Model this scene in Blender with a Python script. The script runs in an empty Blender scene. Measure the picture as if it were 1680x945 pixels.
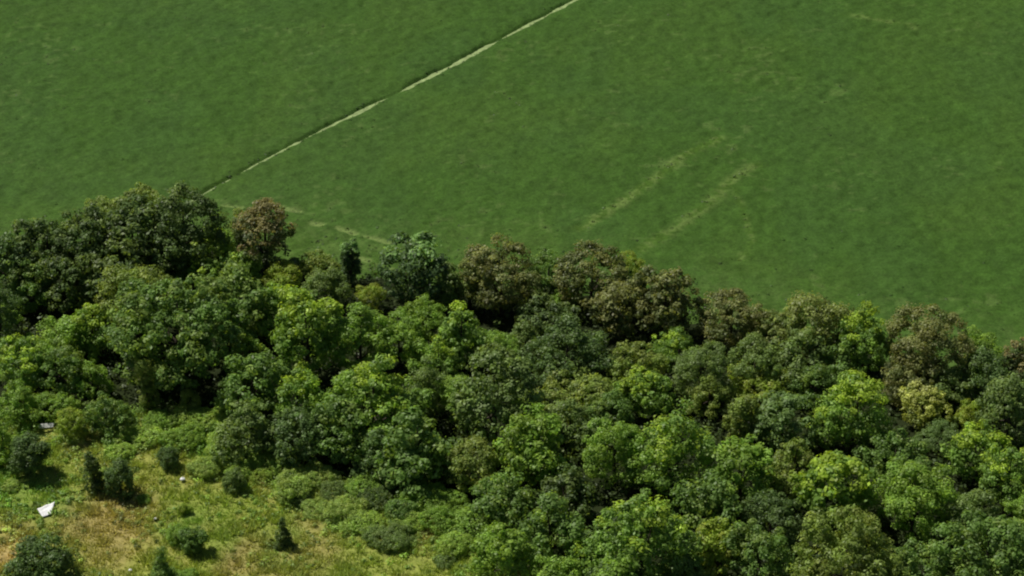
import bpy, math
import numpy as np

# ------------------------------------------------------------------ camera, sky, sun, exposure
S = bpy.context.scene
COL = S.collection
CAM_H, DEP, HFOV = 140.0, 30.0, 24.0
cam_d = bpy.data.cameras.new("camera")
cam = bpy.data.objects.new("camera", cam_d)
COL.objects.link(cam)
cam.location = (0, 0, CAM_H)
cam.rotation_euler = (math.radians(90 - DEP), 0, 0)
cam_d.sensor_width = 36
cam_d.angle = math.radians(HFOV)
cam_d.clip_start, cam_d.clip_end = 1, 8000
S.camera = cam

SUN_EL = 58.0
SUN_AZ = -60.0            # degrees clockwise from +Y (the way the camera looks): behind the wood, to the left
W = bpy.data.worlds.new("World")
S.world = W
W.use_nodes = True
nt = W.node_tree
sky = nt.nodes.new("ShaderNodeTexSky")
sky.sky_type = 'NISHITA'
sky.sun_disc = False
sky.sun_elevation = math.radians(SUN_EL)
sky.sun_rotation = math.radians(SUN_AZ)
bg = nt.nodes["Background"]
bg.inputs["Strength"].default_value = 0.044
nt.links.new(sky.outputs[0], bg.inputs["Color"])
sun_d = bpy.data.lights.new("sun", 'SUN')
sun_d.energy = 5.0
sun_d.angle = math.radians(0.5)
sun_d.color = (1.0, 0.95, 0.86)
sun = bpy.data.objects.new("sun", sun_d)
COL.objects.link(sun)
sun.rotation_euler = (math.radians(90 - SUN_EL), 0, math.radians(180 - SUN_AZ))
vs = S.view_settings
vs.view_transform = 'Standard'
vs.look = 'None'
vs.exposure = 0.0
vs.gamma = 1.0
vs.use_curve_mapping = False
S.cycles.filter_width = 2.1
S.cycles.max_bounces = 6
S.cycles.diffuse_bounces = 3
S.cycles.transmission_bounces = 4

# ------------------------------------------------------------------ helpers
F_PX = 840 / math.tan(math.radians(HFOV / 2))
CD, SD = math.cos(math.radians(DEP)), math.sin(math.radians(DEP))


def at(px, py, z=0.0):
    """A point of the place at height z, from where the photograph (1680 x 945) shows it."""
    px = np.asarray(px, float)
    py = np.asarray(py, float)
    u, v = (px - 840) / F_PX, (472.5 - py) / F_PX
    dx, dy, dz = u, CD + v * SD, -SD + v * CD
    t = (z - CAM_H) / dz
    return np.stack([dx * t, dy * t, np.full_like(dx * t, z)], -1)


def px_per_m(p):
    d = p[1] * CD + (CAM_H - p[2]) * SD
    return F_PX / d


def hash2(i, j, seed):
    n = (i.astype(np.int64) * 374761393 + j.astype(np.int64) * 668265263 + seed * 1442695041) & 0x7fffffff
    n = ((n ^ (n >> 13)) * 1274126177) & 0x7fffffff
    return ((n ^ (n >> 16)) & 0xffff) / 65535.0


def vnoise(x, y, seed=0):
    i, j = np.floor(x), np.floor(y)
    fx, fy = x - i, y - j
    fx, fy = fx * fx * (3 - 2 * fx), fy * fy * (3 - 2 * fy)
    a, b = hash2(i, j, seed), hash2(i + 1, j, seed)
    c, d = hash2(i, j + 1, seed), hash2(i + 1, j + 1, seed)
    return (a * (1 - fx) + b * fx) * (1 - fy) + (c * (1 - fx) + d * fx) * fy


def fbm(x, y, seed=0, oct=4):
    s, a, t = 0, 0.5, 0
    for k in range(oct):
        s = s + a * vnoise(x * 2 ** k + 17.3 * k, y * 2 ** k - 9.1 * k, seed + k)
        t += a
        a *= 0.5
    return s / t


def smooth(e0, e1, x):
    t = np.clip((x - e0) / (e1 - e0), 0, 1)
    return t * t * (3 - 2 * t)


def mesh_object(name, verts, faces, mat, parent=None, cols=None, shade=False):
    """faces: (n, k) array; cols: per-vertex rgb of the thing's own colour."""
    verts = np.asarray(verts, np.float32)
    faces = np.asarray(faces, np.int32)
    me = bpy.data.meshes.new(name)
    me.vertices.add(len(verts))
    me.vertices.foreach_set("co", verts.ravel())
    k = faces.shape[1]
    me.loops.add(faces.size)
    me.loops.foreach_set("vertex_index", faces.ravel())
    me.polygons.add(len(faces))
    me.polygons.foreach_set("loop_start", np.arange(0, faces.size, k, dtype=np.int32))
    if cols is not None:
        at_ = me.color_attributes.new("tone", 'FLOAT_COLOR', 'POINT')
        c4 = np.ones((len(verts), 4), np.float32)
        c4[:, :3] = cols
        at_.data.foreach_set("color", c4.ravel())
    me.materials.append(mat)
    me.update(calc_edges=True)
    if shade:
        me.shade_smooth()
    o = bpy.data.objects.new(name, me)
    COL.objects.link(o)
    if parent is not None:
        o.parent = parent
    return o


def tag(o, label=None, cat=None, group=None, kind=None):
    for k, v in (("label", label), ("category", cat), ("group", group), ("kind", kind)):
        if v:
            o[k] = v
    return o


def norm(v):
    return v / np.maximum(np.linalg.norm(v, axis=-1, keepdims=True), 1e-9)


# ------------------------------------------------------------------ materials
def new_mat(name):
    m = bpy.data.materials.new(name)
    m.use_nodes = True
    n = m.node_tree
    n.nodes.clear()
    out = n.nodes.new("ShaderNodeOutputMaterial")
    return m, n, out


def tone_node(n):
    a = n.nodes.new("ShaderNodeAttribute")
    a.attribute_name = "tone"
    return a.outputs["Color"]


def mul(n, a, b, blend='MULTIPLY', fac=1.0):
    x = n.nodes.new("ShaderNodeMix")
    x.data_type = 'RGBA'
    x.blend_type = blend
    x.inputs[0].default_value = fac
    for s, v in ((6, a), (7, b)):
        if isinstance(v, tuple):
            x.inputs[s].default_value = v
        else:
            n.links.new(v, x.inputs[s])
    return x.outputs[2]


def noise_tone(n, scale, lo, hi, detail=3):
    """A grey between lo and hi from object-space noise."""
    tc = n.nodes.new("ShaderNodeTexCoord")
    t = n.nodes.new("ShaderNodeTexNoise")
    t.inputs["Scale"].default_value = scale
    t.inputs["Detail"].default_value = detail
    n.links.new(tc.outputs["Object"], t.inputs["Vector"])
    r = n.nodes.new("ShaderNodeValToRGB")
    r.color_ramp.elements[0].position, r.color_ramp.elements[1].position = 0.3, 0.7
    r.color_ramp.elements[0].color = (lo, lo, lo, 1)
    r.color_ramp.elements[1].color = (hi, hi, hi, 1)
    n.links.new(t.outputs["Fac"], r.inputs[0])
    return r.outputs[0], t.outputs["Fac"]


def leaf_material(name, transl, gloss=0.5, spec=0.34):
    m, n, out = new_mat(name)
    c = tone_node(n)
    p = n.nodes.new("ShaderNodeBsdfPrincipled")
    n.links.new(c, p.inputs["Base Color"])
    p.inputs["Roughness"].default_value = gloss
    p.inputs["Specular IOR Level"].default_value = spec
    t = n.nodes.new("ShaderNodeBsdfTranslucent")
    n.links.new(mul(n, c, (1.3, 1.25, 0.6, 1)), t.inputs["Color"])
    mx = n.nodes.new("ShaderNodeMixShader")
    mx.inputs[0].default_value = transl
    n.links.new(p.outputs[0], mx.inputs[1])
    n.links.new(t.outputs[0], mx.inputs[2])
    n.links.new(mx.outputs[0], out.inputs[0])
    return m


def surface_material(name, scale, lo, hi, bump, bscale, rough=0.9, rgb=None):
    m, n, out = new_mat(name)
    p = n.nodes.new("ShaderNodeBsdfPrincipled")
    p.inputs["Roughness"].default_value = rough
    p.inputs["Specular IOR Level"].default_value = 0.08
    g, _ = noise_tone(n, scale, lo, hi)
    base = tone_node(n) if rgb is None else (*rgb, 1)
    n.links.new(mul(n, base, g), p.inputs["Base Color"])
    if bump:
        _, f = noise_tone(n, bscale, 0, 1, 4)
        b = n.nodes.new("ShaderNodeBump")
        b.inputs["Strength"].default_value = bump
        b.inputs["Distance"].default_value = 0.15
        n.links.new(f, b.inputs["Height"])
        n.links.new(b.outputs[0], p.inputs["Normal"])
    n.links.new(p.outputs[0], out.inputs[0])
    return m


M_LEAF = leaf_material("leaves", 0.46)
M_GRASS = leaf_material("grass_blades", 0.3, 0.7, 0.15)
M_BARK = surface_material("bark", 6, 0.6, 1.25, 0.6, 14, rgb=(0.085, 0.07, 0.055))
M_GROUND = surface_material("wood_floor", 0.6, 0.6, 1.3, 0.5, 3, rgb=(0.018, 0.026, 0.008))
M_CROP = surface_material("crop_leaves", 3.2, 0.76, 1.24, 0.6, 6.0, 0.75)
M_MEADOW = surface_material("meadow_turf", 2.2, 0.75, 1.25, 0.7, 6)
M_PATH = surface_material("dry_path", 1.2, 0.7, 1.3, 0.4, 5, rgb=(0.23, 0.30, 0.125))
M_SHEET = surface_material("white_plastic", 3, 0.92, 1.04, 0.1, 5, 0.45, rgb=(0.80, 0.80, 0.80))
M_BOARD = surface_material("pale_board", 5, 0.8, 1.1, 0.2, 9, 0.7, rgb=(0.55, 0.56, 0.53))

# ------------------------------------------------------------------ outlines of the place (metres)
edge = at([-700, -200, 0, 200, 320, 380, 440, 500, 600, 680, 800, 900, 1000, 1150, 1300, 1450, 1600, 1680, 1900, 2500],
          [540, 480, 452, 425, 400, 405, 425, 440, 452, 470, 480, 482, 492, 530, 560, 585, 615, 630, 680, 800])
mead = at([-900, -300, 0, 130, 250, 340, 450, 560, 690, 740, 790, 840, 900, 960],
          [690, 690, 692, 700, 672, 700, 760, 790, 815, 850, 900, 960, 1100, 1400])


def edge_y(x):
    return np.interp(x, edge[:, 0], edge[:, 1])


def mead_y(x):
    return np.interp(x, mead[:, 0], mead[:, 1])


path_c = at([300, 335, 420, 500, 590, 660, 740, 820, 880, 952, 1150], [343, 318, 271, 229, 184, 150, 110, 66, 35, -3, -108])
path_dir = norm(path_c[-1] - path_c[-2])
path_c = np.vstack([path_c, path_c[-1] + path_dir * 500])


def seg_dist(x, y, pts):
    """Signed distance to a polyline (positive on its +x side) and the length run along it."""
    best = np.full(x.shape, 1e9)
    side = np.zeros(x.shape)
    run = np.zeros(x.shape)
    acc = 0
    for a, b in zip(pts[:-1], pts[1:]):
        d = b[:2] - a[:2]
        L = np.hypot(*d)
        t = np.clip(((x - a[0]) * d[0] + (y - a[1]) * d[1]) / L ** 2, 0, 1)
        ex, ey = x - a[0] - t * d[0], y - a[1] - t * d[1]
        dist = np.hypot(ex, ey)
        m = dist < best
        best = np.where(m, dist, best)
        side = np.where(m, np.sign(ex * d[1] - ey * d[0]), side)
        run = np.where(m, acc + t * L, run)
        acc += L
    return best, side, run


# ------------------------------------------------------------------ ground, path, crop
R = 2600.0
gx = np.array([-R, R, R, -R])
gy = np.array([-600, -600, 4600, 4600.0])
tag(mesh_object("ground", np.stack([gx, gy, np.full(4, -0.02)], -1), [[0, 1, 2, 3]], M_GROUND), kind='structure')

# the path: a strip with ragged sides lying on the ground
pts = []
for a, b in zip(path_c[:-1], path_c[1:]):
    n_ = max(2, int(np.linalg.norm(b - a) / 1.5)) if np.linalg.norm(b - a) < 200 else 12
    for k in range(n_):
        pts.append(a + (b - a) * k / n_)
pts = np.array(pts + [path_c[-1]])
tang = norm(np.gradient(pts, axis=0))
nrm = np.stack([tang[:, 1], -tang[:, 0], np.zeros(len(tang))], -1)
pv = np.concatenate([pts - nrm * 1.3, pts + nrm * 1.3])
pv[:, 2] = 0.004
n_ = len(pts)
pf = [[k, k + n_, k + n_ + 1, k + 1] for k in range(n_ - 1)]
tag(mesh_object("field_path", pv, pf, M_PATH), kind='structure')

xs = np.concatenate([[-2500, -1500, -800, -400, -220, -150, -110], np.arange(-92, 92.01, 0.29), [110, 150, 220, 400, 800, 1500, 2500]])
ys = np.concatenate([[150, 180], np.arange(198, 336, 0.29), [345, 360, 390, 440, 540, 700, 1000, 1600, 2600, 4500]])
X, Y = np.meshgrid(xs, ys)
wob = (vnoise(X / 2.2, Y / 2.2, 5) - 0.5) * 1.0 + (vnoise(X / 0.7, Y / 0.7, 6) - 0.5) * 0.5
e_m = smooth(-0.4, 0.8, Y - edge_y(X) + wob * 2)
pd, pside, prun = seg_dist(X, Y, path_c)
p_w = 0.40 + 0.5 * (vnoise(prun / 5.0, prun * 0, 8) - 0.5)
p_m = smooth(p_w - 0.18, p_w + 0.18, pd + wob * 0.28)
notch = np.ones_like(X)
for q in ([(365, 343), (398, 346)], [(462, 346), (496, 353)], [(512, 370), (526, 373)], [(556, 379), (580, 388), (612, 396), (634, 402), (664, 405), (690, 404)],
          [(575, 425), (596, 431), (628, 443), (650, 452)]):
    q = at([a for a, b in q], [b for a, b in q])
    d_, _, r_ = seg_dist(X, Y, q)
    notch *= 1 - (1 - smooth(0.12, 0.5, d_ + wob * 0.5)) * smooth(0.3, 0.45, vnoise(r_ / 1.6, r_ * 0 + 3.3, 11))
relief = 0.16 * (vnoise(X / 0.9, Y / 0.9, 21) - 0.5) + 0.13 * (vnoise(X / 0.45, Y / 0.45, 22) - 0.5) + 0.12 * (fbm(X / 6, Y / 6, 23) - 0.5)
Z = (0.36 + 0.22 * vnoise(X / 1.2, Y / 1.2, 20) + relief) * (1 - np.exp(-((pd - .5) / .9) ** 2) * (.02 + .6 * vnoise(X / 1.6, Y / 1.6, 58))) * e_m * p_m * (0.6 + 0.4 * notch) - 0.05 * (1 - e_m * p_m)
far = np.clip((Y - 250) / 90, 0, 1)
g1, g2, g3 = np.array([0.046, 0.104, 0.013]), np.array([0.058, 0.114, 0.016]), np.array([0.044, 0.098, 0.021])
tA = smooth(0.35, 0.65, fbm(X / 14, Y / 22, 31))[..., None]
tB = smooth(0.42, 0.68, fbm(X / 9 + 40, Y / 16, 35))[..., None]
C = g1 * (1 - tA) + g2 * tA
C = C * (1 - 0.5 * tB) + g3 * 0.5 * tB
C = C * .5 + C.reshape(-1, 3).mean(0) * .5
C = np.array([.76, .79, .79]) * C * (0.86 + 0.28 * vnoise(X / 1.3, Y / 1.6, 41)[..., None]) * (0.88 + 0.24 * vnoise(X / 0.5, Y / 0.6, 42)[..., None])
# paler weeds in loose rows and scattered specks
weed = np.zeros_like(X)
for q, w_ in (([(950, 380), (1010, 345), (1080, 295), (1122, 260), (1180, 232)], .75), ([(1050, 415), (1110, 380), (1172, 330), (1202, 300), (1240, 275)], .8),
              ([(1215, 430), (1235, 400), (1205, 315)], 0.4), ([(1400, 30), (1490, 45), (1500, 52)], .6)):
    q = at([a for a, b in q], [b for a, b in q])
    d_, _, r_ = seg_dist(X, Y, q)
    weed = np.maximum(weed, (.7 if w_ == .8 else .55 if w_ < .7 else .95) * np.exp(-((d_ + .5 * (vnoise(X / 1.1, Y / 1.1, 57) - .5)) / w_) ** 2))
speck = smooth(0.42, 0.64, vnoise(X / 0.5, Y / 0.5, 51) * 0.6 + vnoise(X / 2.0, Y / 2.0, 52) * 0.4)
rare = smooth(0.70, 0.80, vnoise(X / 0.9, Y / 0.8, 53) * 0.55 + fbm(X / 7, Y / 7, 54) * 0.45)
rim = np.exp(-np.maximum(Y - edge_y(X) - 6, 0) / 5)
wf = np.clip(weed * speck * 0.85 + rare * 0.22 + 0.25 * rim * speck + (1 - notch) * 1.6, 0, 1)[..., None]
C = C * (1 - wf) + np.array([0.135, 0.195, 0.055]) * wf
warm = np.clip(weed * 0.35 + rim * 0.18, 0, 1)[..., None]
C = C * (1 - warm) + np.array([0.066, 0.120, 0.011]) * warm
Z = Z + 0.10 * wf[..., 0] * speck * e_m * p_m * notch
ny, nx = X.shape
idx = np.arange(nx * ny).reshape(ny, nx)
fc = np.stack([idx[:-1, :-1], idx[:-1, 1:], idx[1:, 1:], idx[1:, :-1]], -1).reshape(-1, 4)
keep = (Z.ravel()[fc].max(1) > -0.045)
tag(mesh_object("field_crop", np.stack([X, Y, Z], -1).reshape(-1, 3), fc[keep], M_CROP, cols=C.reshape(-1, 3)),
    "even dark green crop filling the field beyond the wood", "crop", kind='stuff')

# ------------------------------------------------------------------ the rough clearing
OLIVE, TAN, YEL, GRN, BRN, ORA = [np.array(c) for c in
                            ([0.145, 0.168, 0.036], [0.205, 0.168, 0.060], [0.158, 0.178, 0.034], [0.090, 0.155, 0.026], [0.150, 0.120, 0.045], [0.25, 0.185, 0.075])]
PATCH = [(170, 850, 60, TAN, 0.9), (215, 890, 60, TAN, 0.9), (120, 865, 35, BRN, .6), (5, 890, 28, ORA, 1), (0, 930, 30, ORA, 1), (10, 865, 30, OLIVE, .8),
         (85, 725, 28, YEL, 1), (105, 735, 30, YEL, 0.7), (125, 728, 25, BRN, .8), (60, 800, 50, GRN, 0.6), (110, 790, 40, YEL, 0.6), (100, 825, 40, GRN, .35),
         (235, 765, 30, YEL, 0.7), (320, 800, 45, OLIVE, 1), (330, 850, 55, YEL, 0.6), (345, 852, 30, GRN, .5), (300, 870, 30, GRN, 0.8), (520, 870, 50, TAN, 0.75), (510, 905, 40, TAN, 0.7),
         (640, 920, 80, YEL, 0.75), (560, 920, 60, OLIVE, .5), (440, 840, 45, YEL, 0.8), (400, 800, 40, YEL, 0.6), (425, 785, 18, TAN, 0.8), (700, 880, 18, ORA, 0.9), (712, 895, 12, ORA, .8),
         (390, 915, 30, BRN, 0.8), (420, 925, 30, TAN, 0.7), (450, 890, 40, GRN, 0.3), (660, 945, 90, OLIVE, .5), (310, 745, 12, ORA, .7), (350, 725, 35, GRN, 0.6), (210, 755, 12, TAN, .7),
         (200, 715, 40, OLIVE, .6), (280, 900, 30, OLIVE, 0.6), (230, 935, 25, YEL, .8), (310, 930, 25, YEL, .9), (590, 860, 40, GRN, .35)]
PATCH_W = [(at(a, b)[:2], r / 15.0, c, w) for a, b, r, c, w in PATCH]


def meadow_colour(x, y):
    c = np.empty(x.shape + (3,))
    n1 = fbm(x / 4, y / 6, 61)[..., None]
    c[:] = OLIVE
    c = c * (1 - smooth(0.45, 0.7, n1) * .6) + GRN * smooth(0.45, 0.7, n1) * .6
    wx, wy = (fbm(x / 3, y / 3, 63) - .5) * 4, (fbm(x / 3, y / 3, 67) - .5) * 6
    for p, r, k, w in PATCH_W:
        f = w * np.exp(-(((x + wx - p[0]) / r) ** 2 + ((y + wy - p[1]) / (1.75 * r)) ** 2))[..., None]
        c = c * (1 - f) + k * f
    n2 = fbm(x / 1.5, y / 1.8, 71)[..., None]
    c = c * (1 - .3 * smooth(.5, .75, n2)) + TAN * .3 * smooth(.5, .75, n2)
    return c


def meadow_z(x, y):
    return 0.5 * (fbm(x / 5, y / 5, 81) - 0.5) + 0.25 * (vnoise(x / 0.9, y / 0.9, 82) - 0.5) + 0.3


mx, my = np.meshgrid(np.arange(-85, 6, 0.32), np.arange(140, 236, 0.32))
mm = smooth(-0.5, 2.0, mead_y(mx) - my + (vnoise(mx / 2, my / 2, 9) - .5) * 3)
mz = meadow_z(mx, my) * mm - 0.12 * (1 - mm)
ny, nx = mx.shape
idx = np.arange(nx * ny).reshape(ny, nx)
fc = np.stack([idx[:-1, :-1], idx[:-1, 1:], idx[1:, 1:], idx[1:, :-1]], -1).reshape(-1, 4)
fc = fc[mz.ravel()[fc].max(1) > -0.1]
tag(mesh_object("meadow", np.stack([mx, my, mz], -1).reshape(-1, 3), fc, M_MEADOW,
                cols=(meadow_colour(mx, my) * 1.5).reshape(-1, 3), shade=True), kind='structure')


# ------------------------------------------------------------------ leaves
def quads(p, n, L, Wd, rng):
    """A pointed leaf (four corners) at each p, lying across n."""
    r = norm(rng.normal(size=p.shape))
    a = norm(np.cross(n, r))
    b = np.cross(n, a)
    L, Wd = L[:, None], Wd[:, None]
    v = np.stack([p + a * L, p + b * Wd - a * L * .1, p - a * L, p - b * Wd - a * L * .1], 1)
    return v.reshape(-1, 3), np.arange(len(p) * 4).reshape(-1, 4)


def clumps_to_leaves(c, out, rad, cc, per, size, rng, up=0.45, jit=0.36, squash=0.7):
    k = len(c)
    ci = np.repeat(np.arange(k), per)
    d = norm(rng.normal(size=(len(ci), 3)))
    rr = rng.random(len(ci)) ** (1 / 3.5)
    off = d * rr[:, None] * rad[ci][:, None]
    off[:, 2] *= squash
    # leaves ride on the outer, upper skin of their clump
    off += out[ci] * (rad[ci] * 0.15)[:, None]
    p = c[ci] + off
    nn = norm(d * 0.9 + out[ci] * 0.3 + np.array([0, 0, up]) + rng.normal(size=p.shape) * jit)
    s = size * rng.uniform(0.7, 1.3, len(ci))
    v, f = quads(p, nn, s, s * rng.uniform(0.5, 0.7, len(ci)), rng)
    col = cc[ci] * np.exp(rng.normal(0, 0.16, len(ci)))[:, None]
    return v, f, np.repeat(col, 4, 0)


# colour sets: usual leaf, second leaf, share of second, (seed-head / paler crown-top colour, share, height it starts)
TONES = {
    'dark':   ((.032, .054, .018), (.062, .090, .026), .42, None),
    'deep':   ((.034, .062, .022), (.054, .088, .030), .35, None),
    'mid':    ((.056, .100, .024), (.085, .130, .030), .35, None),
    'dull':   ((.060, .090, .034), (.085, .115, .042), .35, None),
    'olive':  ((.085, .115, .026), (.120, .140, .032), .40, None),
    'bright': ((.085, .155, .020), (.120, .190, .024), .40, None),
    'brightm': ((.060, .115, .022), (.095, .165, .024), .45, ((.13, .19, .024), .5, .45)),
    'yellow': ((.105, .150, .020), (.135, .165, .024), .40, None),
    'straw':  ((.135, .160, .035), (.095, .125, .03), .35, ((.195, .24, .08), .5, .5)),
    'brown':  ((.050, .066, .022), (.080, .088, .030), .50, ((.098, .114, .044), .45, .05)),
    'brown2': ((.056, .080, .024), (.080, .098, .030), .50, ((.100, .128, .038), .5, .10)),
    'rust':   ((.042, .060, .022), (.085, .075, .034), .30, ((.106, .102, .044), .6, .32)),
    'glossy': ((.032, .058, .022), (.060, .100, .042), .35, ((.11, .19, .07), .45, .55)),
    'blue':   ((.052, .088, .040), (.072, .112, .048), .40, None),
    'herb':   ((.110, .172, .036), (.140, .200, .040), .45, None),
    'sage':   ((.112, .165, .042), (.140, .185, .048), .40, None),
}


MID_TONE = np.array([.072, .116, .028])
for k_, (a_, b_, sh_, tip_) in list(TONES.items()):
    q_ = {'dark': .16, 'deep': .22, 'dull': .5, 'bright': .45, 'brightm': .4, 'olive': .42, 'blue': .45, 'yellow': .15}.get(k_, 0)
    TONES[k_] = (tuple(np.array(a_) * (1 - q_) + MID_TONE * q_), tuple(np.array(b_) * (1 - q_) + MID_TONE * q_), sh_, tip_)
LEAF_GAIN = np.array([2.6, 2.5, 2.15])


def crown_shape(kind, rng):
    """Lobes (centre, radius) inside the unit ball."""
    L = []
    if kind == 'spire':
        L.append(((0, 0, -.35), .55))
        L.append(((0, 0, .2), .38))
        lean = rng.normal(0, .12, 2)
        g = rng.uniform(0, 6.28)
        k = 0
        for z, nr in ((-.62, 6), (-.28, 6), (.08, 5), (.42, 3), (.72, 1)):
            m = (1 - max(z, -.3)) * .62
            for j in range(nr):
                r = rng.uniform(.2, .36) * (1.1 - .35 * (z + .6))
                q = max(0, m - r * .55) * rng.uniform(.75, 1.3)
                a = g + k * 2.39996 + rng.uniform(-.5, .5)
                k += 1
                L.append(((q * math.cos(a) + lean[0] * z, q * math.sin(a) + lean[1] * z, z + rng.uniform(-.14, .14)), r))
    elif kind == 'cone':
        for z in np.linspace(-0.9, 0.85, 9):
            r = 0.75 * (0.95 - z) / 1.85 + .06
            for k in range(4 if z < .4 else 2):
                a = rng.uniform(0, 6.28)
                q = r * rng.uniform(.35, .95)
                L.append(((q * math.cos(a), q * math.sin(a), z + rng.uniform(-.12, .12)), max(.13, r * rng.uniform(.35, .6))))
    elif kind == 'column':
        for z in np.linspace(-0.75, 0.72, 6):
            for k in range(3):
                a = rng.uniform(0, 6.28)
                r = .55 * math.sqrt(max(.1, 1 - (z * .9) ** 2))
                L.append(((r * math.cos(a), r * math.sin(a), z + rng.uniform(-.1, .1)), rng.uniform(.26, .38)))
    else:
        n = {'dome': 13, 'big': 26, 'flat': 14, 'shrub': 10, 'low': 16, 'ragged': 13}[kind]
        L.append(((0, 0, 0.0), .56))
        L.append(((rng.uniform(-.2, .2), rng.uniform(-.2, .2), -.35), .58))
        g = rng.uniform(0, 6.28)
        big = kind == 'big'
        for k in range(n):
            z = 1 - 1.75 * (k + .5) / n + rng.uniform(-.1, .1)
            a = g + k * 2.39996 + rng.uniform(-.6, .6)
            r = rng.uniform(.24, .46) if not big else rng.uniform(.20, .33)
            ring = math.sqrt(max(0.05, 1 - z * z)) if z > 0 else max(.8, math.sqrt(max(0.05, 1 - z * z)))
            q = (1 - r) * rng.uniform(.80, 1.16)
            if kind in ('ragged', 'low'):
                q *= rng.uniform(.75, 1.15)
            L.append(((q * ring * math.cos(a), q * ring * math.sin(a), q * z), r))
    return np.array([c for c, r in L]), np.array([r for c, r in L])


def make_crown(kind, Rh, Rv, tone, rng, fine=1.0, per=26):
    lc, lr = crown_shape(kind, rng)
    A = 12.6 * ((Rh * Rh + 2 * Rh * Rv) / 3)
    rad0 = np.clip(0.086 * (Rh + Rv), .22, .70) * fine * rng.uniform(.82, 1.22)
    n = int(np.clip((2.4 if kind in ('shrub', 'low', 'column') or fine < .9 else 1.3) * A / (3.14 * rad0 ** 2), 40, 620))
    w = lr ** 2
    li = rng.choice(len(lr), n * 2, p=w / w.sum())
    d = norm(rng.normal(size=(n * 2, 3)) + np.array([0, 0, .35]))
    p = lc[li] + d * (lr[li] * rng.uniform(.80, 1.04, n * 2))[:, None]
    # drop what lies deep inside another lobe, and the lowest skirts
    dd = np.linalg.norm(p[:, None] - lc[None], axis=2) / lr[None]
    dd[np.arange(len(p)), li] = 9
    ok = (dd.min(1) > .78) & (p[:, 2] > -.88)
    p, d, li = p[ok][:n], d[ok][:n], li[ok][:n]
    c = p * np.array([Rh, Rh, Rv])
    out = norm(d / np.array([Rh, Rh, Rv]))
    rad = rad0 * rng.uniform(.65, 1.3, len(c))
    a, b, sh, tip = TONES[tone]
    lobe_k = rng.random(len(lr))
    u = rng.random(len(c)) * .6 + lobe_k[li] * .4
    cc = np.where((u < sh)[:, None], np.array(b), np.array(a))
    if tip is not None:
        t = (rng.random(len(c)) * .6 + lobe_k[li] * .4 < tip[1]) & (p[:, 2] + out[:, 2] * .3 + rng.normal(0, .12, len(c)) > tip[2])
        cc = np.where(t[:, None], np.array(tip[0]), cc)
    cc = np.minimum(cc * LEAF_GAIN, .55) * np.exp(rng.normal(0, .14, len(c)))[:, None] * (.88 + .24 * lobe_k[li])[:, None]
    g_ = rng.uniform(.75, 1.3)
    v, f, col = clumps_to_leaves(c, out, rad, cc, int(per * g_ ** -1.3), rad0 * .26 * g_, rng)
    return v, f, col, lc * np.array([Rh, Rh, Rv]) * .8


def tube(path, radii, k=7):
    path = np.asarray(path, float)
    t = norm(np.gradient(path, axis=0))
    a = norm(np.cross(t, np.array([.3, .9, .1])))
    b = np.cross(t, a)
    th = np.arange(k) * 2 * math.pi / k
    v = (path[:, None] + (a[:, None] * np.cos(th)[None, :, None] + b[:, None] * np.sin(th)[None, :, None]) * np.asarray(radii)[:, None, None]).reshape(-1, 3)
    f = [[i * k + j, i * k + (j + 1) % k, (i + 1) * k + (j + 1) % k, (i + 1) * k + j] for i in range(len(path) - 1) for j in range(k)]
    return v, np.array(f)


def make_trunk(H, zc, lobes, r0, rng, limbs=5):
    V, Fs, off = [], [], 0
    bend = rng.normal(0, .03 * H, 2)
    ts = np.linspace(0, 1, 7)
    main = np.stack([bend[0] * ts ** 2, bend[1] * ts ** 2, -0.3 + (H * .82 + .3) * ts], -1)
    parts = [(main, r0 * (1.25 - 1.1 * ts) + .01)]
    pick = rng.permutation(len(lobes))[:limbs]
    for q in pick:
        end = lobes[q] + np.array([0, 0, zc])
        s = main[2 + rng.integers(0, 2)]
        mid = s * .5 + end * .5 + np.array([0, 0, -.06 * H])
        t = np.linspace(0, 1, 5)[:, None]
        parts.append(((1 - t) ** 2 * s + 2 * t * (1 - t) * mid + t ** 2 * end, r0 * .5 * (1.05 - t[:, 0]) + .012))
    for pth, rr in parts:
        v, f = tube(pth, rr)
        V.append(v)
        Fs.append(f + off)
        off += len(v)
    return np.concatenate(V), np.concatenate(Fs)


SEED = [100]


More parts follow.
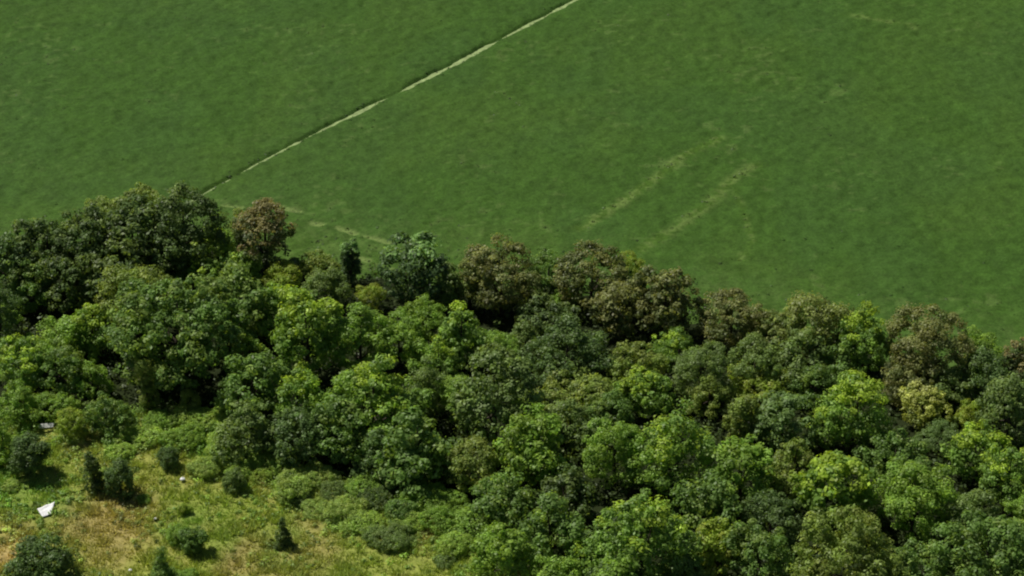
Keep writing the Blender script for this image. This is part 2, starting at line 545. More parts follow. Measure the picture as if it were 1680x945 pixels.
def plant(name, cat, group, kind, cx, top, w, h, tone, label, clear=None, fine=1.0, per=26):
    """One tree or shrub: its crown's middle, top, width and height as the photograph shows them give its place and real size."""
    SEED[0] += 1
    rng = np.random.default_rng(SEED[0])
    if group in (WOOD, BROWN, FARL):
        q = at(cx, top + h * .9)
        k = 1.06 if q[1] - (mead_y(q[0]) if q[0] < 6 else 0) > 9 else 1.0
        w, h = w * k, h * k * 1.04
    if group == FRINGE:
        kind = 'low'
        w, top, h = w * rng.uniform(.9, 1.3), top + h * .05, h * rng.uniform(.7, 1.05)
    if kind == 'dome' and group == WOOD and w > 60 and rng.random() < .55:
        kind, w, h = 'spire', w * 1.12, h * 1.06
    s = px_per_m(at(cx, top + h / 2, 5.0))
    Rh = w / 2 / s
    half = h / 2 / s
    Rv = math.sqrt(max(half ** 2 - (Rh * SD) ** 2, (0.30 * Rh) ** 2)) / CD
    if clear is None:
        clear = 0.08 * Rv * 2
    zc = Rv * (.95 if cat == 'tree' else .72) + clear
    base = at(cx, top + h / 2, zc)
    root = bpy.data.objects.new(name, None)
    COL.objects.link(root)
    gz = 0.0
    if base[1] < mead_y(base[0]) and base[0] < 6:
        gz = float(meadow_z(np.array([base[0]]), np.array([base[1]]))[0]) * .8
    root.location = (base[0], base[1], gz)
    root.empty_display_size = .5
    tag(root, label, cat, group)
    v, f, col, lobes = make_crown(kind, Rh, Rv, tone, rng, fine, per)
    v[:, 2] += zc
    v[:, 2] = np.maximum(v[:, 2], .03)
    mesh_object("crown" if cat == 'tree' else "foliage", v, f, M_LEAF, root, col)
    H = zc + Rv
    tv, tf = make_trunk(H, zc, lobes, .022 * H + .02, rng, 6 if cat == 'tree' else 4)
    mesh_object("trunk" if cat == 'tree' else "stem", tv, tf, M_BARK, root, shade=True)
    return root


# group phrases
FARL = "dark trees of the clump at the path's end"
BROWN = "brown seeded trees along the field edge"
WOOD = "green trees of the wood"
FRINGE = "low shrubs between wood and clearing"
CLEAR = "bushes standing in the clearing"

T = [
 # the dark clump where the path meets the wood
 ('dome', 232, 303, 76, 60, 'olive', FARL, "yellowish treetop peeping over the dark clump near the end of the path"),
 ('dome', 172, 318, 76, 60, 'olive', FARL, "small olive treetop peeping over the middle of the dark clump"),
 ('dome', 305, 300, 128, 135, 'dark', FARL, "tall dark tree at the end of the clump, touching the pale field path"),
 ('dome', 222, 322, 120, 130, 'dark', FARL, "dark tree just below the yellowish treetop in the dark clump"),
 ('dome', 145, 334, 120, 130, 'dark', FARL, "dark tree just below the small olive treetop in the dark clump"),
 ('dome', 72, 350, 112, 125, 'dark', FARL, "dark tree at the far tapering end of the clump, field behind it"),
 ('dome', 12, 378, 96, 110, 'deep', FARL, "bluish dark tree of the clump cut by the picture's left border, high up"),
 ('dome', 262, 372, 100, 95, 'dark', FARL, "low dark tree in front of the clump's tallest tree, above the yellow-green canopy"),
 ('dome', 180, 398, 110, 105, 'dark', FARL, "low dark tree in front of the middle of the dark clump, above black shade"),
 ('dome', 110, 412, 100, 95, 'dark', FARL, "low dark tree between the lighter green tree and the black shade of the clump"),
 ('dome', 55, 420, 84, 85, 'mid', FARL, "lighter green tree set into the front of the dark clump"),
 ('dome', -4, 455, 66, 110, 'deep', FARL, "dark shaded tree at the picture's left border under the clump"),
 # between clump, reddish tree and hollow
 ('flat', 343, 374, 165, 95, 'brightm', WOOD, "broad flat yellow-green canopy right below the dark clump's tallest tree"),
 ('dome', 400, 406, 62, 58, 'bright', WOOD, "small bright treetop at the foot of the reddish tree, beside the flat canopy"),
 ('dome', 395, 340, 42, 60, 'olive', WOOD, "narrow pale green tree squeezed between flat canopy and reddish tree"),
 ('dome', 434, 321, 106, 126, 'rust', None, "lone round tree with a reddish top and dark base beside the field"),
 ('flat', 465, 428, 70, 52, 'yellow', WOOD, "yellowish low treetop at the shaded foot of the reddish tree"),
 ('flat', 524, 410, 66, 50, 'olive', WOOD, "olive low tree at the field edge between reddish and slim dark tree"),
 ('column', 575, 396, 36, 72, 'glossy', None, "slim dark young tree alone against the field by the pale weed line"),
 ('dome', 534, 436, 78, 66, 'dull', WOOD, "dull olive tree in front of the slim dark young tree"),
 ('dome', 606, 464, 54, 42, 'yellow', WOOD, "small yellow-green treetop beside the round glossy dark tree"),
 ('dome', 680, 384, 114, 120, 'glossy', None, "round glossy dark tree with pale green top, alone at the field edge"),
 ('column', 738, 434, 50, 70, 'dull', WOOD, "small olive tree between the glossy dark tree and the first brown tree"),
 ('dome', 222, 430, 128, 125, 'olive', WOOD, "greyish olive tree against the far side of the big tree over the hollow"),
 ('dome', 385, 440, 116, 112, 'mid', WOOD, "mid green tree between the big tree over the hollow and reddish tree"),
 ('big', 290, 448, 245, 185, 'mid', WOOD, "biggest tree of the wood, wide green dome above a deep dark hollow"),
 ('dome', 465, 455, 96, 90, 'brightm', WOOD, "green tree with yellowish top below the reddish tree's yellowish neighbour"),
 ('dome', 502, 472, 112, 140, 'brightm', WOOD, "tall green tree with black shade under it, below the dull olive tree"),
 ('dome', 408, 537, 66, 66, 'brightm', WOOD, "small bright tree on the shoulder of the big tree over the hollow"),
 # left side by the clearing
 ('dome', 105, 504, 124, 88, 'bright', WOOD, "bright yellow-green tree under the black shade of the dark clump"),
 ('dome', 150, 500, 76, 80, 'brightm', WOOD, "bright tree touching the biggest tree, beside the yellow-green one"),
 ('dome', 8, 498, 50, 46, 'bright', WOOD, "small bright treetop in the shade at the picture's left border"),
 ('dome', 36, 545, 104, 95, 'brightm', WOOD, "mid green tree sloping down from the bright yellow-green one"),
 ('dome', 92, 562, 100, 84, 'mid', WOOD, "dull shaded tree below the bright yellow-green tree"),
 ('dome', 150, 584, 62, 64, 'bright', WOOD, "small yellowish round tree beside the hollow's trunkless shade"),
 ('dome', 32, 614, 74, 74, 'bright', WOOD, "light green small tree above the clearing near the pale board"),
 ('dome', 88, 640, 84, 52, 'bright', WOOD, "low yellow-green tree above the pale board"),
 ('dome', 118, 668, 56, 54, 'yellow', WOOD, "little yellow-green tree between pale board and round dark-footed tree"),
 ('dome', 174, 634, 78, 78, 'mid', WOOD, "round green tree with black foot at the head of the clearing"),
 ('column', 241, 592, 40, 84, 'olive', None, "slender sapling standing in front of the dark hollow"),
 ('column', 312, 636, 36, 48, 'olive', None, "short pale sapling at the mouth of the dark hollow"),
 ('dome', 4, 688, 62, 70, 'bright', WOOD, "bright tree cut by the picture's left border above the clearing"),
 ('shrub', 46, 712, 72, 74, 'deep', CLEAR, "dark round tree at the clearing's upper corner, beside the bright cut-off one"),
 # middle
 ('dome', 414, 578, 122, 110, 'mid', WOOD, "round green tree at the rim of the dark hollow, towards the middle"),
 ('dome', 486, 595, 80, 110, 'brightm', WOOD, "bright topped tree beside the green tree at the hollow's rim"),
 ('dome', 590, 500, 106, 110, 'bright', WOOD, "bright green tree below the small yellow-green treetop"),
 ('dome', 690, 488, 84, 70, 'bright', WOOD, "smooth bright green round treetop under the glossy dark tree"),
 ('dome', 655, 520, 92, 84, 'bright', WOOD, "bright green tree below the smooth bright treetop"),
 ('dome', 720, 545, 80, 80, 'brightm', WOOD, "green tree between bright trees and the capped dark tree"),
 ('dome', 612, 568, 170, 150, 'brightm', WOOD, "large bright green tree with yellowish patch at the wood's middle"),
 ('dome', 702, 584, 78, 90, 'dull', WOOD, "grey-green tree between the large bright and the large dull dome"),
 ('dome', 405, 650, 110, 100, 'dull', WOOD, "greyish green tree on the clearing side of the hollow's rim"),
 ('dome', 478, 668, 104, 95, 'deep', WOOD, "dark bluish tree facing the clearing below the bright topped tree"),
 ('dome', 556, 655, 108, 105, 'mid', WOOD, "dark-footed green tree facing the clearing between bluish and round one"),
 ('dome', 683, 660, 130, 128, 'mid', WOOD, "round mottled green tree jutting out towards the clearing's bright shrubs"),
 ('dome', 620, 690, 84, 90, 'deep', WOOD, "small dark tree tucked beside the round mottled tree by the clearing"),
 ('dome', 756, 488, 80, 100, 'brightm', WOOD, "dark trunked tree with bright green cap below the first brown tree"),
 ('dome', 816, 540, 74, 66, 'bright', WOOD, "bright yellow-green small tree on top of the large dull dome"),
 ('dome', 812, 576, 142, 150, 'dull', WOOD, "large dull green dome at the wood's middle with black gap below"),
 ('dome', 750, 610, 60, 80, 'bright', WOOD, "narrow bright tree along the flank of the large dull dome"),
 # brown trees along the field
 ('dome', 822, 390, 124, 116, 'brown', BROWN, "first brown tree of the field edge row, nearest the glossy dark tree"),
 ('dome', 770, 420, 50, 80, 'brown2', BROWN, "narrow greenish brown tree leaning on the first brown tree"),
 ('dome', 900, 410, 64, 66, 'mid', WOOD, "green tree wedged between the first and second brown trees"),
 ('dome', 970, 398, 120, 100, 'brown', BROWN, "second brown tree of the field edge row, yellow treetop at its shoulder"),
 ('dome', 1030, 412, 56, 44, 'yellow', WOOD, "yellow treetop on the field edge between two brown trees"),
 ('dome', 1090, 434, 104, 112, 'brown', BROWN, "dark brown tree where the field edge steps down beyond the yellow treetop"),
 ('dome', 1020, 450, 110, 96, 'brown', BROWN, "brown tree with black shade beneath, in front of the yellow treetop"),
 ('dome', 874, 474, 48, 34, 'yellow', WOOD, "first of two small yellow-green caps under the wedged green tree"),
 ('dome', 926, 470, 44, 36, 'bright', WOOD, "second small bright cap, beneath the second brown tree"),
 ('dome', 900, 484, 100, 70, 'dark', WOOD, "dark tree carrying the two small bright caps on its back"),
 ('dome', 930, 506, 142, 112, 'deep', WOOD, "wide dark green tree below the two small bright caps"),
 ('dome', 862, 520, 60, 60, 'dull', WOOD, "dull tree between black shade and the wide dark tree"),
 # right of the middle
 ('dome', 1110, 530, 90, 66, 'brightm', WOOD, "bright tree under the dark brown tree with black shade beside it"),
 ('dome', 1042, 560, 96, 80, 'olive', WOOD, "light olive tree below the black shade of the brown trees"),
 ('dome', 952, 606, 140, 88, 'olive', WOOD, "flat-topped olive tree between large dull dome and bright slope tree"),
 ('dome', 1058, 600, 100, 76, 'brightm', WOOD, "bright green slope tree beside the flat-topped olive tree"),
 ('dome', 935, 645, 110, 84, 'dull', WOOD, "greyish tree under the flat-topped olive tree"),
 ('dome', 1150, 560, 90, 90, 'dull', WOOD, "dull green tree below the third and fourth brown trees' gap"),
 ('dome', 1000, 640, 80, 74, 'mid', WOOD, "small green tree under the bright green slope tree"),
 ('dome', 872, 668, 112, 122, 'bright', WOOD, "bright pointed tree beside the black gap of the large dull dome"),
 ('dome', 1008, 682, 100, 112, 'bright', WOOD, "bright sided tree one place on from the bright pointed tree"),
 ('dome', 1112, 652, 132, 138, 'brightm', WOOD, "tall green tree with yellowish top and dark bluish flank"),
 ('dome', 776, 716, 90, 84, 'olive', WOOD, "olive tree rising just below the black gap"),
 ('dome', 830, 762, 104, 92, 'mid', WOOD, "mid green tree below the bright pointed tree, towards the clearing"),
 ('dome', 930, 752, 90, 90, 'dark', WOOD, "dark tree with brownish bare spots between bright trees"),
 # brown and green on the right of the field edge
 ('dome', 1200, 477, 124, 92, 'brown', BROWN, "low grey-brown tree of the field edge, dipping beside the dark brown one"),
 ('dome', 1340, 477, 126, 110, 'brown2', BROWN, "greenish brown round tree in the middle of the lower field edge"),
 ('dome', 1270, 508, 72, 70, 'brown2', BROWN, "small greenish brown tree behind the pale spindle tree"),
 ('column', 1236, 513, 38, 52, 'straw', None, "small pale yellow spindle tree against the low grey-brown tree"),
 ('dome', 1310, 528, 110, 92, 'dull', WOOD, "dull dark tree in front of the greenish brown round tree"),
 ('dome', 1240, 550, 90, 80, 'dull', WOOD, "grey-green tree below the pale spindle tree"),
 ('dome', 1418, 500, 86, 104, 'brightm', WOOD, "fresh green tree at the field edge between two round brown trees"),
 ('dome', 1372, 560, 76, 70, 'mid', WOOD, "green tree below the greenish brown round tree's shaded side"),
 ('dome', 1522, 498, 132, 130, 'brown', BROWN, "tall round brown tree, largest of the field edge row"),
 ('dome', 1492, 575, 96, 84, 'brown', BROWN, "low brown tree in shade at the foot of the tall round brown tree"),
 ('dome', 1606, 535, 70, 90, 'bright', WOOD, "yellow-green tree on the field side of the tall round brown tree"),
 ('dome', 1618, 570, 80, 90, 'deep', WOOD, "dark green tree in front of the yellow-green field side tree"),
 ('dome', 1678, 552, 70, 90, 'rust', BROWN, "reddish brown tree cut by the picture's right border"),
 ('dome', 1560, 600, 80, 70, 'dull', WOOD, "dull tree in the dark between brown tree and pale straw-yellow tree"),
 ('dome', 1655, 612, 90, 110, 'dull', WOOD, "dark grey-green tree below the reddish brown cut-off tree"),
 # right part
 ('flat', 1246, 598, 118, 58, 'yellow', WOOD, "flat layered yellow-green canopy in the middle of the wood"),
 ('dome', 1165, 606, 84, 70, 'olive', WOOD, "olive tree beside the flat layered yellow-green canopy"),
 ('column', 1215, 650, 60, 76, 'olive', WOOD, "slim olive tree under the flat layered yellow-green canopy"),
 ('dome', 1338, 588, 70, 66, 'mid', WOOD, "green tree between flat layered canopy and the bright crested tree"),
 ('dome', 1282, 644, 104, 92, 'blue', WOOD, "round grey-green tree under the flat layered canopy"),
 ('dome', 1402, 614, 116, 116, 'brightm', WOOD, "bright crested tree with dark front, beside the pale straw-yellow tree"),
 ('ragged', 1514, 626, 92, 78, 'straw', None, "pale straw-yellow tree standing out in the darker wood"),
 ('dome', 1545, 690, 82, 56, 'blue', None, "smooth bluish dome tree at the foot of the straw-yellow tree"),
 ('dome', 1591, 654, 46, 58, 'yellow', WOOD, "small yellow-green tree beside the smooth bluish dome"),
 ('dome', 1350, 660, 60, 70, 'brightm', WOOD, "narrow bright tree between grey-green and bright crested trees"),
 ('dome', 1470, 690, 100, 90, 'mid', WOOD, "green tree below the gap of bright crested and straw-yellow trees"),
 ('dome', 1600, 695, 96, 90, 'brightm', WOOD, "green tree with yellowish top below the small yellow-green tree"),
 ('dome', 1216, 714, 104, 108, 'bright', WOOD, "vivid green tree below the slim olive tree"),
 ('dome', 1302, 712, 84, 84, 'olive', WOOD, "olive tree below the round grey-green tree"),
 ('dome', 1370, 736, 130, 118, 'brightm', WOOD, "leafy green tree with bright flank below the bright crested tree"),
 ('dome', 1502, 748, 144, 128, 'bright', WOOD, "large bright green tree below the smooth bluish dome"),
 ('dome', 1655, 725, 96, 110, 'brightm', WOOD, "green tree at the picture's right border below the dark grey-green one"),
 ('dome', 1160, 776, 110, 104, 'mid', WOOD, "mid green tree below the yellow-topped tall tree's bluish flank"),
 ('dome', 1265, 800, 100, 94, 'deep', WOOD, "dark tree in the gap below the vivid green tree"),
 ('dome', 1590, 800, 92, 90, 'dull', WOOD, "grey-green tree beyond the black gap beside the large bright tree"),
 # lowest rows
 ('dome', 1052, 788, 172, 168, 'brightm', WOOD, "large tree with yellow side, low in the wood's middle"),
 ('dome', 905, 800, 124, 116, 'mid', WOOD, "dark-fronted green tree beside the large yellow-sided tree, clearing side"),
 ('dome', 822, 862, 118, 120, 'bright', WOOD, "light green tree at the clearing's lower corner"),
 ('dome', 962, 868, 76, 84, 'brightm', WOOD, "yellow-green small tree at the foot of the large yellow-sided tree"),
 ('dome', 912, 905, 84, 80, 'bright', WOOD, "bright small tree at the lower border beside the light green one"),
 ('dome', 1010, 912, 90, 80, 'blue', WOOD, "rounded grey-green tree at the lower border under the yellow-sided tree"),
 ('ragged', 1180, 845, 80, 100, 'yellow', WOOD, "yellow leafed tree low in the wood beside dark shade"),
 ('dome', 1245, 850, 110, 116, 'mid', WOOD, "mottled green tree beside the yellow leafed tree"),
 ('dome', 1120, 905, 80, 80, 'mid', WOOD, "small green tree in shade at the lower border under the yellow leafed tree"),
 ('big', 1385, 830, 172, 170, 'olive', WOOD, "large olive tree at the lower border with brownish patches"),
 ('dome', 1325, 905, 80, 90, 'olive', WOOD, "smaller olive tree leaning on the large olive tree at the lower border"),
 ('dome', 1500, 880, 110, 110, 'mid', WOOD, "green tree at the lower border between the two large border trees"),
 ('big', 1620, 836, 170, 160, 'mid', WOOD, "large mid green tree filling the lower corner of the wood"),
 ('dome', 1690, 800, 80, 90, 'bright', WOOD, "bright tree cut by the picture's right border above the corner tree"),
]
for kind, cx, top, w, h, tone, grp, lab in T:
    nm = "sapling" if 'sapling' in lab or 'young' in lab else "tree"
    plant(nm, "tree", grp, kind, cx, top, w, h, tone, lab, per=48 if w > 70 else 40)

# ------------------------------------------------------------------ shrubs
B = [
 ('column', 156, 745, 36, 80, 'dark', CLEAR, "tall narrow dark bush of the pair standing in the clearing"),
 ('shrub', 196, 752, 54, 82, 'deep', CLEAR, "wider dark bush of the pair standing in the clearing"),
 ('shrub', 237, 812, 26, 20, 'bright', CLEAR, "small yellow-green bush at the foot of the dark pair, with its shadow"),
 ('shrub', 275, 734, 42, 46, 'deep', CLEAR, "dark leafy bush just above the small white bag"),
 ('shrub', 384, 770, 40, 48, 'dull', CLEAR, "dark-footed bush level with the white bag, near a tan patch"),
 ('cone', 464, 850, 38, 62, 'dark', CLEAR, "small dark pointed conifer alone on open yellowish grass"),
 ('shrub', 318, 862, 50, 58, 'mid', CLEAR, "green bush with dark foot in the middle of the clearing"),
 ('shrub', 292, 862, 44, 44, 'bright', CLEAR, "bright low bush beside the green dark-footed one"),
 ('shrub', 302, 828, 24, 22, 'yellow', CLEAR, "tiny yellow bush above the green dark-footed bush"),
 ('cone', 266, 895, 62, 90, 'mid', CLEAR, "pointed green young conifer at the lower border of the clearing"),
 ('shrub', 66, 880, 108, 96, 'deep', CLEAR, "large dark green bush at the clearing's lower corner"),
 ('shrub', 18, 792, 36, 20, 'sage', CLEAR, "low greyish bush under the dark round tree of the clearing's corner"),
 ('shrub', 300, 935, 60, 40, 'bright', CLEAR, "bright low bush touching the pointed young conifer at the border"),
 ('shrub', 640, 862, 80, 44, 'dull', FRINGE, "low dark-footed mound of shrub reaching into the yellow grass"),
 ('shrub', 118, 700, 40, 26, 'sage', FRINGE, "small greyish shrub at the foot of the little yellow-green tree"),
 ('shrub', 208, 696, 50, 40, 'herb', FRINGE, "shrub at the black foot of the round green tree"),
 ('shrub', 195, 722, 54, 36, 'herb', FRINGE, "light shrub standing behind the dark pair of bushes"),
 ('shrub', 240, 700, 60, 42, 'herb', FRINGE, "shrub below the slender sapling of the hollow"),
 ('shrub', 262, 672, 60, 40, 'bright', FRINGE, "bright shrub at the sunny edge of the hollow under the slender sapling"),
 ('shrub', 312, 668, 70, 42, 'herb', FRINGE, "shrub just below the short pale sapling"),
 ('shrub', 352, 664, 60, 50, 'herb', FRINGE, "shrub between short pale sapling and the greyish green tree"),
 ('shrub', 300, 700, 72, 40, 'bright', FRINGE, "light green shrub above the orange earth spot"),
 ('shrub', 370, 708, 74, 52, 'herb', FRINGE, "rounded shrub at the foot of the greyish green tree"),
 ('shrub', 338, 748, 60, 40, 'sage', FRINGE, "sage shrub beyond the orange earth spot, near the white bag"),
 ('shrub', 405, 730, 76, 50, 'herb', FRINGE, "shrub in front of the dark bluish tree's near side"),
 ('shrub', 450, 738, 70, 46, 'herb', FRINGE, "shrub in the shade line of the dark bluish tree"),
 ('shrub', 425, 768, 44, 34, 'yellow', FRINGE, "yellowish shrub around the tan patch"),
 ('shrub', 480, 772, 60, 60, 'sage', FRINGE, "smooth sage shrub leading down from the tan patch"),
 ('shrub', 520, 758, 76, 58, 'sage', FRINGE, "tall sage shrub at the foot of the dark-footed tree"),
 ('shrub', 548, 788, 52, 42, 'dull', FRINGE, "dull dark shrub between the tall sage shrub and vivid shrub"),
 ('shrub', 495, 808, 44, 34, 'dull', FRINGE, "dull small shrub below the smooth sage shrub"),
 ('shrub', 600, 780, 80, 46, 'bright', FRINGE, "vivid light shrub at the foot of the round mottled tree"),
 ('shrub', 612, 802, 70, 34, 'dark', FRINGE, "dark shaded shrub right under the vivid light shrub"),
 ('shrub', 566, 820, 70, 44, 'sage', FRINGE, "rounded sage shrub at the edge of the yellow grass"),
 ('shrub', 600, 838, 66, 46, 'herb', FRINGE, "light shrub between rounded sage shrub and the dark-footed mound"),
 ('shrub', 655, 815, 54, 50, 'mid', FRINGE, "dark green shrub in the middle of the fringe, above the mound"),
 ('shrub', 690, 788, 90, 58, 'bright', FRINGE, "vivid green broad shrub below the round mottled tree"),
 ('shrub', 735, 800, 70, 56, 'bright', FRINGE, "vivid shrub below the olive tree of the black gap"),
 ('shrub', 715, 832, 66, 46, 'bright', FRINGE, "vivid shrub just above the orange-tan bare spot"),
 ('shrub', 775, 838, 80, 54, 'bright', FRINGE, "bright smooth shrub above the light green corner tree"),
 ('shrub', 745, 872, 54, 46, 'herb', FRINGE, "small shrub beside the orange-tan bare spot, wood side"),
 ('shrub', 668, 845, 60, 36, 'herb', FRINGE, "low shrub on top of the dark-footed mound"),
 ('shrub', 730, 915, 36, 20, 'dull', FRINGE, "tiny dark shrub on the grass by the light green corner tree"),
 ('shrub', 435, 700, 60, 50, 'dull', FRINGE, "dull shrub behind the shade line, under the greyish green tree"),
 ('shrub', 392, 760, 46, 34, 'herb', FRINGE, "light shrub between dark-footed bush and yellowish shrub"),
 ('shrub', 522, 820, 50, 34, 'sage', FRINGE, "small sage shrub at the tan grass edge"),
]
for kind, cx, top, w, h, tone, grp, lab in B:
    plant("conifer" if 'conifer' in lab else "shrub", "shrub", grp, kind, cx, top, w, h, tone, lab, clear=0.0, fine=.85, per=34)

# ------------------------------------------------------------------ stuff: undergrowth, meadow plants, field weeds
rng = np.random.default_rng(7)
n = 14000
ux, uy = rng.uniform(-85, 85, n), rng.uniform(165, 262, n)
my_ = np.where(ux < at(960, 1400)[0], mead_y(ux), 0)
ok = (uy < edge_y(ux) + .5) & (uy > my_ - 1.0)
ux, uy = ux[ok], uy[ok]
uz = .2 + 1.7 * rng.random(len(ux)) ** 2 * smooth(1, 6, uy - my_[ok])
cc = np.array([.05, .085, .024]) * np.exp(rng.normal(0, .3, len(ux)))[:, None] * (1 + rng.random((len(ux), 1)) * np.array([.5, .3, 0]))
up_ = np.tile([0, 0, 1.0], (len(ux), 1))
v, f, col = clumps_to_leaves(np.stack([ux, uy, uz], -1), up_, rng.uniform(.4, .8, len(ux)), cc, 16, .2, rng)
v[:, 2] = np.maximum(v[:, 2], .02)
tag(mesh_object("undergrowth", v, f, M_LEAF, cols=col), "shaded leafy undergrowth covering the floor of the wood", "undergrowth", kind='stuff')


def blades(x, y, z, h, per, spread, tone, rng):
    """Grass tufts: per thin triangles leaning out of each point."""
    k = len(x)
    ci = np.repeat(np.arange(k), per)
    a = rng.uniform(0, 6.283, len(ci))
    r = spread * np.sqrt(rng.random(len(ci)))
    bx, by = x[ci] + r * np.cos(a), y[ci] + r * np.sin(a)
    hh = h[ci] * rng.uniform(.5, 1.2, len(ci))
    lean = rng.uniform(.1, .9, len(ci)) * hh
    tx, ty = bx + lean * np.cos(a), by + lean * np.sin(a)
    wa = rng.uniform(0, 6.283, len(ci))
    wd = rng.uniform(.035, .085, len(ci))
    v = np.stack([np.stack([bx - wd * np.cos(wa), by - wd * np.sin(wa), z[ci] - .03], -1),
                  np.stack([bx + wd * np.cos(wa), by + wd * np.sin(wa), z[ci] - .03], -1),
                  np.stack([tx, ty, z[ci] + hh], -1)], 1).reshape(-1, 3)
    col = np.array([2.3, 2.5, 2.6]) * np.minimum(tone[ci], .3) * np.exp(rng.normal(0, .2, len(ci)))[:, None]
    return v, np.arange(len(v)).reshape(-1, 3), np.repeat(col, 3, 0)


CLEAR_SPOTS = np.array([at(75, 836, .5)[:2], at(73, 845, .3)[:2], at(78, 852, .3)[:2], at(300, 790, .3)[:2], at(300, 796, .3)[:2], at(214, 940, .3)[:2], at(255, 856, .3)[:2], at(76, 700, .4)[:2], at(78, 710, .4)[:2]])
CLEAR_R = np.array([.75, .7, .6, .55, .5, .4, .4, 1.2, 1.2])


def open_here(x, y):
    return ~((np.hypot(x[:, None] - CLEAR_SPOTS[:, 0], y[:, None] - CLEAR_SPOTS[:, 1]) < CLEAR_R).any(1))


n = 30000
gx_, gy_ = rng.uniform(-62, 4, n), rng.uniform(176, 236, n)
dens = fbm(gx_ / 2.2, gy_ / 2.2, 91)
ok = open_here(gx_, gy_) & (gy_ < mead_y(gx_) - .3) & (rng.random(n) < .25 + 1.1 * dens)
gx_, gy_ = gx_[ok], gy_[ok]
gh = .14 + .5 * smooth(.35, .75, fbm(gx_ / 1.6, gy_ / 1.6, 93)) * rng.uniform(.6, 1.3, len(gx_))
v, f, col = blades(gx_, gy_, meadow_z(gx_, gy_), gh, 14, .3, meadow_colour(gx_, gy_), rng)
tag(mesh_object("meadow_grass", v, f, M_GRASS, cols=col), "rough olive and tan grass covering the clearing", "grass", kind='stuff')

# leafy herbs in drifts through the grass
n = 11000
hx, hy = rng.uniform(-62, 4, n), rng.uniform(176, 236, n)
hd = fbm(hx / 3.5, hy / 3.5, 95)
nearwood = np.exp(-np.abs(mead_y(hx) - hy) / 5)
leftside = np.exp(-((hx + 50) / 9) ** 2)
ok = open_here(hx, hy) & (hy < mead_y(hx) + .5) & (rng.random(n) < np.clip((hd - .46) * 3, 0, 1) * .7 + .9 * nearwood + .5 * leftside * (hd > .35))
hx, hy = hx[ok], hy[ok]
hr = rng.uniform(.2, .5, len(hx)) * (1 + .9 * nearwood[ok])
cc = meadow_colour(hx, hy) * np.array([1.45, 1.95, 1.6]) * np.exp(rng.normal(0, .34, len(hx)))[:, None]
up_ = np.tile([0, 0, 1.0], (len(hx), 1))
v, f, col = clumps_to_leaves(np.stack([hx, hy, meadow_z(hx, hy) + hr * .5], -1), up_, hr, cc, 22, .12, rng)
tag(mesh_object("meadow_herbs", v, f, M_LEAF, cols=col), "leafy green herbs growing in drifts through the rough grass", "herbs", kind='stuff')

# crop leaves standing proud of the field's canopy, denser and paler in the weedy rows
n = 90000
wx, wy = rng.uniform(-85, 85, n), rng.uniform(224, 334, n)
jx = np.clip(np.searchsorted(xs, wx), 1, len(xs) - 1)
jy = np.clip(np.searchsorted(ys, wy), 1, len(ys) - 1)
wz, ww = Z[jy, jx], wf[jy, jx, 0]
pdw = seg_dist(wx, wy, path_c)[0]
ok = (wz > .1) & (rng.random(n) < .45 * ww + .35 * np.exp(-(pdw / .8) ** 2) + .10 * np.exp(-np.maximum(wy - edge_y(wx) - 4, 0) / 3))
wx, wy, wz, ww, base = wx[ok], wy[ok], wz[ok], ww[ok], C[jy, jx][ok]
cc = base * np.exp(rng.normal(0.05, .22, len(wx)))[:, None]
up_ = np.tile([0, 0, 1.0], (len(wx), 1))
v, f, col = clumps_to_leaves(np.stack([wx, wy, wz - .07], -1), up_, rng.uniform(.2, .36, len(wx)), cc, 8, .12, rng, up=.9, squash=.4)
tag(mesh_object("field_weeds", v, f, M_LEAF, cols=col), "scattered paler weeds and tall leaves dotting the green field", "weeds", kind='stuff')

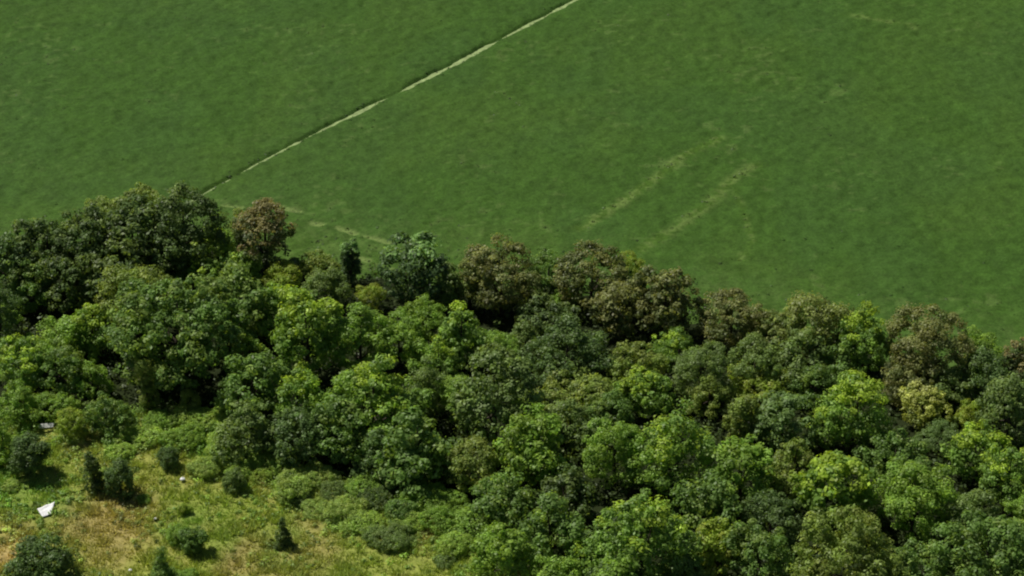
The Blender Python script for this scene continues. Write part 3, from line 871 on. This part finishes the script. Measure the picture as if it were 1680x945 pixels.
# ------------------------------------------------------------------ the few small things in the clearing
def sheet(name, corners, label, cat, mat, thick, sag, seed, n=12):
    """A thin crumpled sheet between four corners (metres), with real thickness."""
    rng = np.random.default_rng(seed)
    a, b, c, d = [np.array(q, float) for q in corners]
    s = np.linspace(0, 1, n)
    U, V = np.meshgrid(s, s)
    P = ((1 - U) * (1 - V))[..., None] * a + (U * (1 - V))[..., None] * b + (U * V)[..., None] * c + ((1 - U) * V)[..., None] * d
    P[..., 2] += sag * (vnoise(U * 4, V * 4, seed) - .5) + sag * .6 * (vnoise(U * 9, V * 9, seed + 1) - .5)
    P[..., 0] += sag * .5 * (vnoise(U * 3 + 5, V * 3, seed + 2) - .5)
    nn = norm(np.cross(b - a, d - a))
    top, bot = P.reshape(-1, 3) + nn * thick, P.reshape(-1, 3)
    ii = np.arange(n * n).reshape(n, n)
    fq = np.stack([ii[:-1, :-1], ii[:-1, 1:], ii[1:, 1:], ii[1:, :-1]], -1).reshape(-1, 4)
    F = [fq, fq[:, ::-1] + n * n]
    for e in (ii[0], ii[-1][::-1], ii[:, 0][::-1], ii[:, -1]):
        F.append(np.stack([e[1:], e[:-1], e[:-1] + n * n, e[1:] + n * n], -1))
    o = mesh_object(name, np.concatenate([top, bot]), np.concatenate(F), mat, shade=False)
    return tag(o, label, cat)


def at_t(px, py, z):
    p = at(px, py, z)
    return p


sheet("plastic_sheet", [at_t(70, 848, .50), at_t(84, 843, .50), at_t(90, 823, .9), at_t(61, 835, .85)],
      "crumpled bright white sheet lying on the rough grass of the clearing", "sheet", M_SHEET, .012, .10, 3)
sheet("board", [at_t(62, 703, .7), at_t(88, 701, .7), at_t(89, 694, 1.0), at_t(64, 696, 1.0)],
      "pale greyish board lying among low bushes above the clearing", "board", M_BOARD, .05, .04, 5)


def bag(name, px, py, r, label, seed, mat):
    """A lumpy tied bag: a gathered neck over a slumped body."""
    p = at(px, py, .3)
    gz = float(meadow_z(p[:1], p[1:2])[0])
    prof = [(0, 0), (.7, .02), (1.0, .25), (1.02, .55), (.85, .95), (.5, 1.25), (.2, 1.4), (.14, 1.48), (.26, 1.62), (.10, 1.66), (0, 1.64)]
    k = 16
    V = []
    for q, (rr, z) in enumerate(prof):
        for j in range(k):
            a = j * 2 * math.pi / k
            m = rr * (1 + .12 * math.sin(3 * a + q) + .06 * math.sin(7 * a + 2 * q))
            V.append((m * math.cos(a) * r, m * math.sin(a) * r * .9, z * r * .72))
    Fq = [[i * k + j, i * k + (j + 1) % k, (i + 1) * k + (j + 1) % k, (i + 1) * k + j] for i in range(len(prof) - 1) for j in range(k)]
    o = mesh_object(name, V, Fq, mat, shade=True)
    o.location = (p[0], p[1], gz + .16)
    return tag(o, label, "bag")


bag("white_bag", 300, 790, .27, "small white tied bag on the grass below a dark leafy bush", 1, M_SHEET)
bag("white_bag", 214, 938, .17, "tiny pale bag at the lower border beside the pointed young conifer", 2, M_SHEET)
bag("white_bag", 255, 853, .16, "tiny pale bag in the grass above the bright low bush", 3, M_SHEET)
